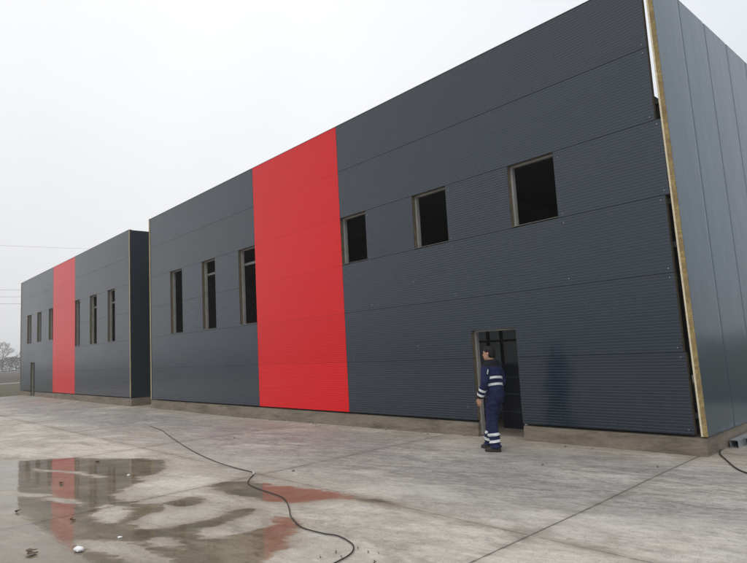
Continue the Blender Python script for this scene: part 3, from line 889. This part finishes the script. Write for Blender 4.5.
def arm_side(c_): return -c_.y > .215 - .10 * max(0, (c_.z - 1.17)) if c_.z < 1.3 else -c_.y > .2
def torso(c_): return abs(c_.y) < .192 and c_.z > .95
for z0, z1 in ((1.16, 1.20), (1.052, 1.092)):
    band('reflective_band', zband(z0, z1, None, (-.24, .14)), torso)
for k in ('L', 'R'):
    e, w_ = to_local(El[k]), to_local(Wr[k]); d = (w_ - e).normalized(); L = (w_ - e).length
    def keep(c_, e=e, d=d, L=L):
        q = c_ - e; t = q.dot(d); return 0 < t < L and (q - d * t).length < .095 and abs(c_.y) > .185
    for t0, t1 in ((.38, .52), (.69, .83)):
        band('reflective_band', [(e + d * L * t1, d), (e + d * L * t0, -d)], keep)
    kk, aa = to_local(Kn[k]), to_local(An[k]); d = (aa - kk).normalized(); L = (aa - kk).length
    def keepl(c_, e=kk, d=d, L=L):
        q = c_ - e; t = q.dot(d); return .3 * L < t and (q - d * t).length < .13 and c_.y * e.y > 0
    for t0, t1 in ((.48, .59), (.75, .86)):
        band('reflective_band', [(kk + d * L * t1, d), (kk + d * L * t0, -d)], keepl)
# shoulder badge on the left sleeve
bm = bmesh.new()
box(bm, -.014, .014, -.006, .004, -.04, .04)
bd = new_obj('sleeve_badge', bm, M['reflect'], cov, False, tuple(to_local((-.045, .245, 1.32))))
bd.rotation_euler = (R(-14), R(4), R(-30))
# hair: cap of the skull pushed outward
bm = bmesh.new()
secs = []
for zq, f0, rf, rl in ((-.075, -.040, .052, .058), (-.045, -.034, .064, .072), (.0, -.026, .082, .082), (.035, -.012, .098, .085), (.07, -.006, .100, .080), (.10, -.006, .078, .064), (.118, -.006, .045, .038), (.126, -.006, .015, .012)):
    A = headpt(f0 + rf, 0, zq) - headpt(f0, 0, zq); B = headpt(f0, rl, zq) - headpt(f0, 0, zq)
    secs.append((headpt(f0, 0, zq), A, B))
loft(bm, secs, 28)
remesh(bm, 'hair', M['hair'], person, .006, 2, lambda p: .0035 * noise.noise(p * 60))
# eyes, mouth
for s_ in (1, -1):
    bm = bmesh.new(); bmesh.ops.create_uvsphere(bm, u_segments=10, v_segments=8, radius=.009)
    new_obj('eye', bm, M['eye'], body, True, tuple(to_local(headpt(.086, s_ * .030, .006))))
bm = bmesh.new(); limb(bm, [headpt(.094, .022, -.068), headpt(.101, 0, -.066), headpt(.094, -.022, -.068)], [.003, .006, .003], 8)
new_obj('mouth', bm, M['lip'], body, True)
# boots
for k in ('L', 'R'):
    a = Vector(An[k]); toe = R(14 if k == 'L' else -12)
    fw = Vector((math.cos(toe), math.sin(toe), 0)); sd = Vector((-math.sin(toe), math.cos(toe), 0))
    bm = bmesh.new()
    for t0, hz, wd in ((1, 1, 1),):
        loft(bm, [(Vector((a.x, a.y, .001)) + fw * .055, fw * .140, sd * .050), (Vector((a.x, a.y, .028)) + fw * .055, fw * .143, sd * .052),
                  (Vector((a.x, a.y, .055)) + fw * .048, fw * .130, sd * .049), (Vector((a.x, a.y, .085)) + fw * .015, fw * .085, sd * .045),
                  (Vector((a.x, a.y, .13)) - fw * .004, fw * .056, sd * .044), (Vector((a.x, a.y, .17)) - fw * .006, fw * .052, sd * .044)], 22)
    remesh(bm, 'boot', M['boot'], person, .007, 3)

# ------------------------------------------------------------------ wires, hedge and trees far left
M['wire'] = simple('wire', (.10, .10, .11), .6, .1)
az = Vector((-1.16, .206, 0)).normalized(); pr = Vector((az.y, -az.x, 0))
for i, (el, dist, rad, lab) in enumerate(((.1127, 70, .012, 'topmost of the three close overhead wires behind the far hall'), (.1028, 70, .012, 'middle of the three close overhead wires behind the far hall'),
                               (.0926, 70, .012, 'lowest of the three close overhead wires behind the far hall'), (.178, 74, .009, 'faint single overhead wire high above the other wires'))):
    base = Vector((3.2, -9.3, 1.83)) + az * dist; zc = 1.83 + el * dist
    bm = bmesh.new()
    pts = [base + pr * t + Vector((0, 0, zc - 1.83 + .0004 * t * t)) for t in range(-36, 37, 6)]
    tube(bm, pts, rad, 6)
    tag(new_obj('overhead_wire', bm, M['wire'], None, True), lab, 'wire', 'overhead wires beyond the yard')

M['bark'] = simple('bark', (.055, .045, .038), .9, .3, 3)
M['twig'] = simple('twig', (.075, .062, .052), .9, .3, 2)
def tree_mesh(seed, h):
    rnd = random.Random(seed)
    tb, cb = bmesh.new(), bmesh.new()
    tube(tb, [(0, 0, -.3), (.05, 0, h * .25), (-.08, .06, h * .5), (0, .1, h * .72)], [h * .022, h * .017, h * .012, h * .006], 7)
    def strip(p, q, w0, w1):
        d = (q - p); s_ = d.cross(Vector((rnd.uniform(-1, 1), rnd.uniform(-1, 1), rnd.uniform(-1, 1)))).normalized()
        tube(cb, [p, q], [w0, w1], 3, 0, False)
    def grow(p, d, ln, w_, lvl):
        q = p + d * ln
        strip(p, q, w_, w_ * .65)
        if lvl == 0: return
        for _ in range(rnd.choice((3, 4))):
            nd = (d + Vector((rnd.uniform(-.8, .8), rnd.uniform(-.8, .8), rnd.uniform(-.25, .65)))).normalized()
            grow(p + d * ln * rnd.uniform(.55, 1), nd, ln * rnd.uniform(.55, .78), w_ * .58, lvl - 1)
    for i in range(13):
        z = h * rnd.uniform(.22, .70); a = rnd.uniform(0, 6.28)
        grow(Vector((0, 0.05, z)), Vector((math.cos(a), math.sin(a), rnd.uniform(.5, 1.3))).normalized(), h * .20 * rnd.uniform(.7, 1.1), h * .007, 4)
    t = bpy.data.meshes.new('trunk'); tb.to_mesh(t); tb.free(); t.materials.append(M['bark'])
    c_ = bpy.data.meshes.new('crown'); cb.to_mesh(c_); cb.free(); c_.materials.append(M['twig'])
    return t, c_
kinds = [tree_mesh(3, 8.5), tree_mesh(11, 7.0), tree_mesh(23, 9.5)]
for i in range(16):
    y = 22 + i * 5.4 + random.uniform(-1.5, 1.5); x = -345 + random.uniform(-5, 5)
    t = empty('bare_tree', (x, y, -.12), random.uniform(0, 6.28)); k = kinds[i % 3]
    s_ = random.uniform(1.4, 1.95); t.scale = (s_, s_, s_)
    tag(t, 'leafless winter tree in the misty row beyond the brown field', 'tree', 'bare trees beyond the field')
    for nm, me in zip(('trunk', 'crown'), k):
        o = bpy.data.objects.new(nm, me); col.objects.link(o); o.parent = t
# scrub under the trees: one mass
M['scrub'] = simple('scrub', (.045, .050, .036), .95, .4, .6)
bm = bmesh.new(); rnd = random.Random(5)
for i in range(26000):
    y = rnd.uniform(-30, 120); hmax = 5.0 + 1.4 * noise.noise((y * .15, 0, 0)) + .7 * noise.noise((y * .6, 4, 0))
    p = Vector((-336 + rnd.uniform(-4, 4), y * 1.6, -.1 + 1.35 * hmax * rnd.random() ** .8))
    s_ = rnd.uniform(.25, .65)
    a = Vector((rnd.gauss(0, 1), rnd.gauss(0, 1), rnd.gauss(0, 1))).normalized() * s_; c_ = a.orthogonal().normalized() * s_ * .5
    bm.faces.new([bm.verts.new(q) for q in (p - a, p + c_, p + a, p - c_)])
tag(new_obj('scrub_thicket', bm, M['scrub']), 'dull scrub thicket under the far trees', None, None, 'stuff')

# ------------------------------------------------------------------ wet winter air
bm = boxes((-640, 420, -520, 520, -1.2, 16.0))
hz = NB('haze')
hz.t.nodes.remove(hz.p)
vol = hz.n('VolumePrincipled'); vol.inputs['Color'].default_value = (.93, .945, .96, 1)
vol.inputs['Density'].default_value = .0010; vol.inputs['Anisotropy'].default_value = .2
hz.l(vol.outputs[0], hz.out.inputs['Volume'])
tag(new_obj('haze', bm, hz.m), 'pale winter haze in the air', None, None, 'stuff')
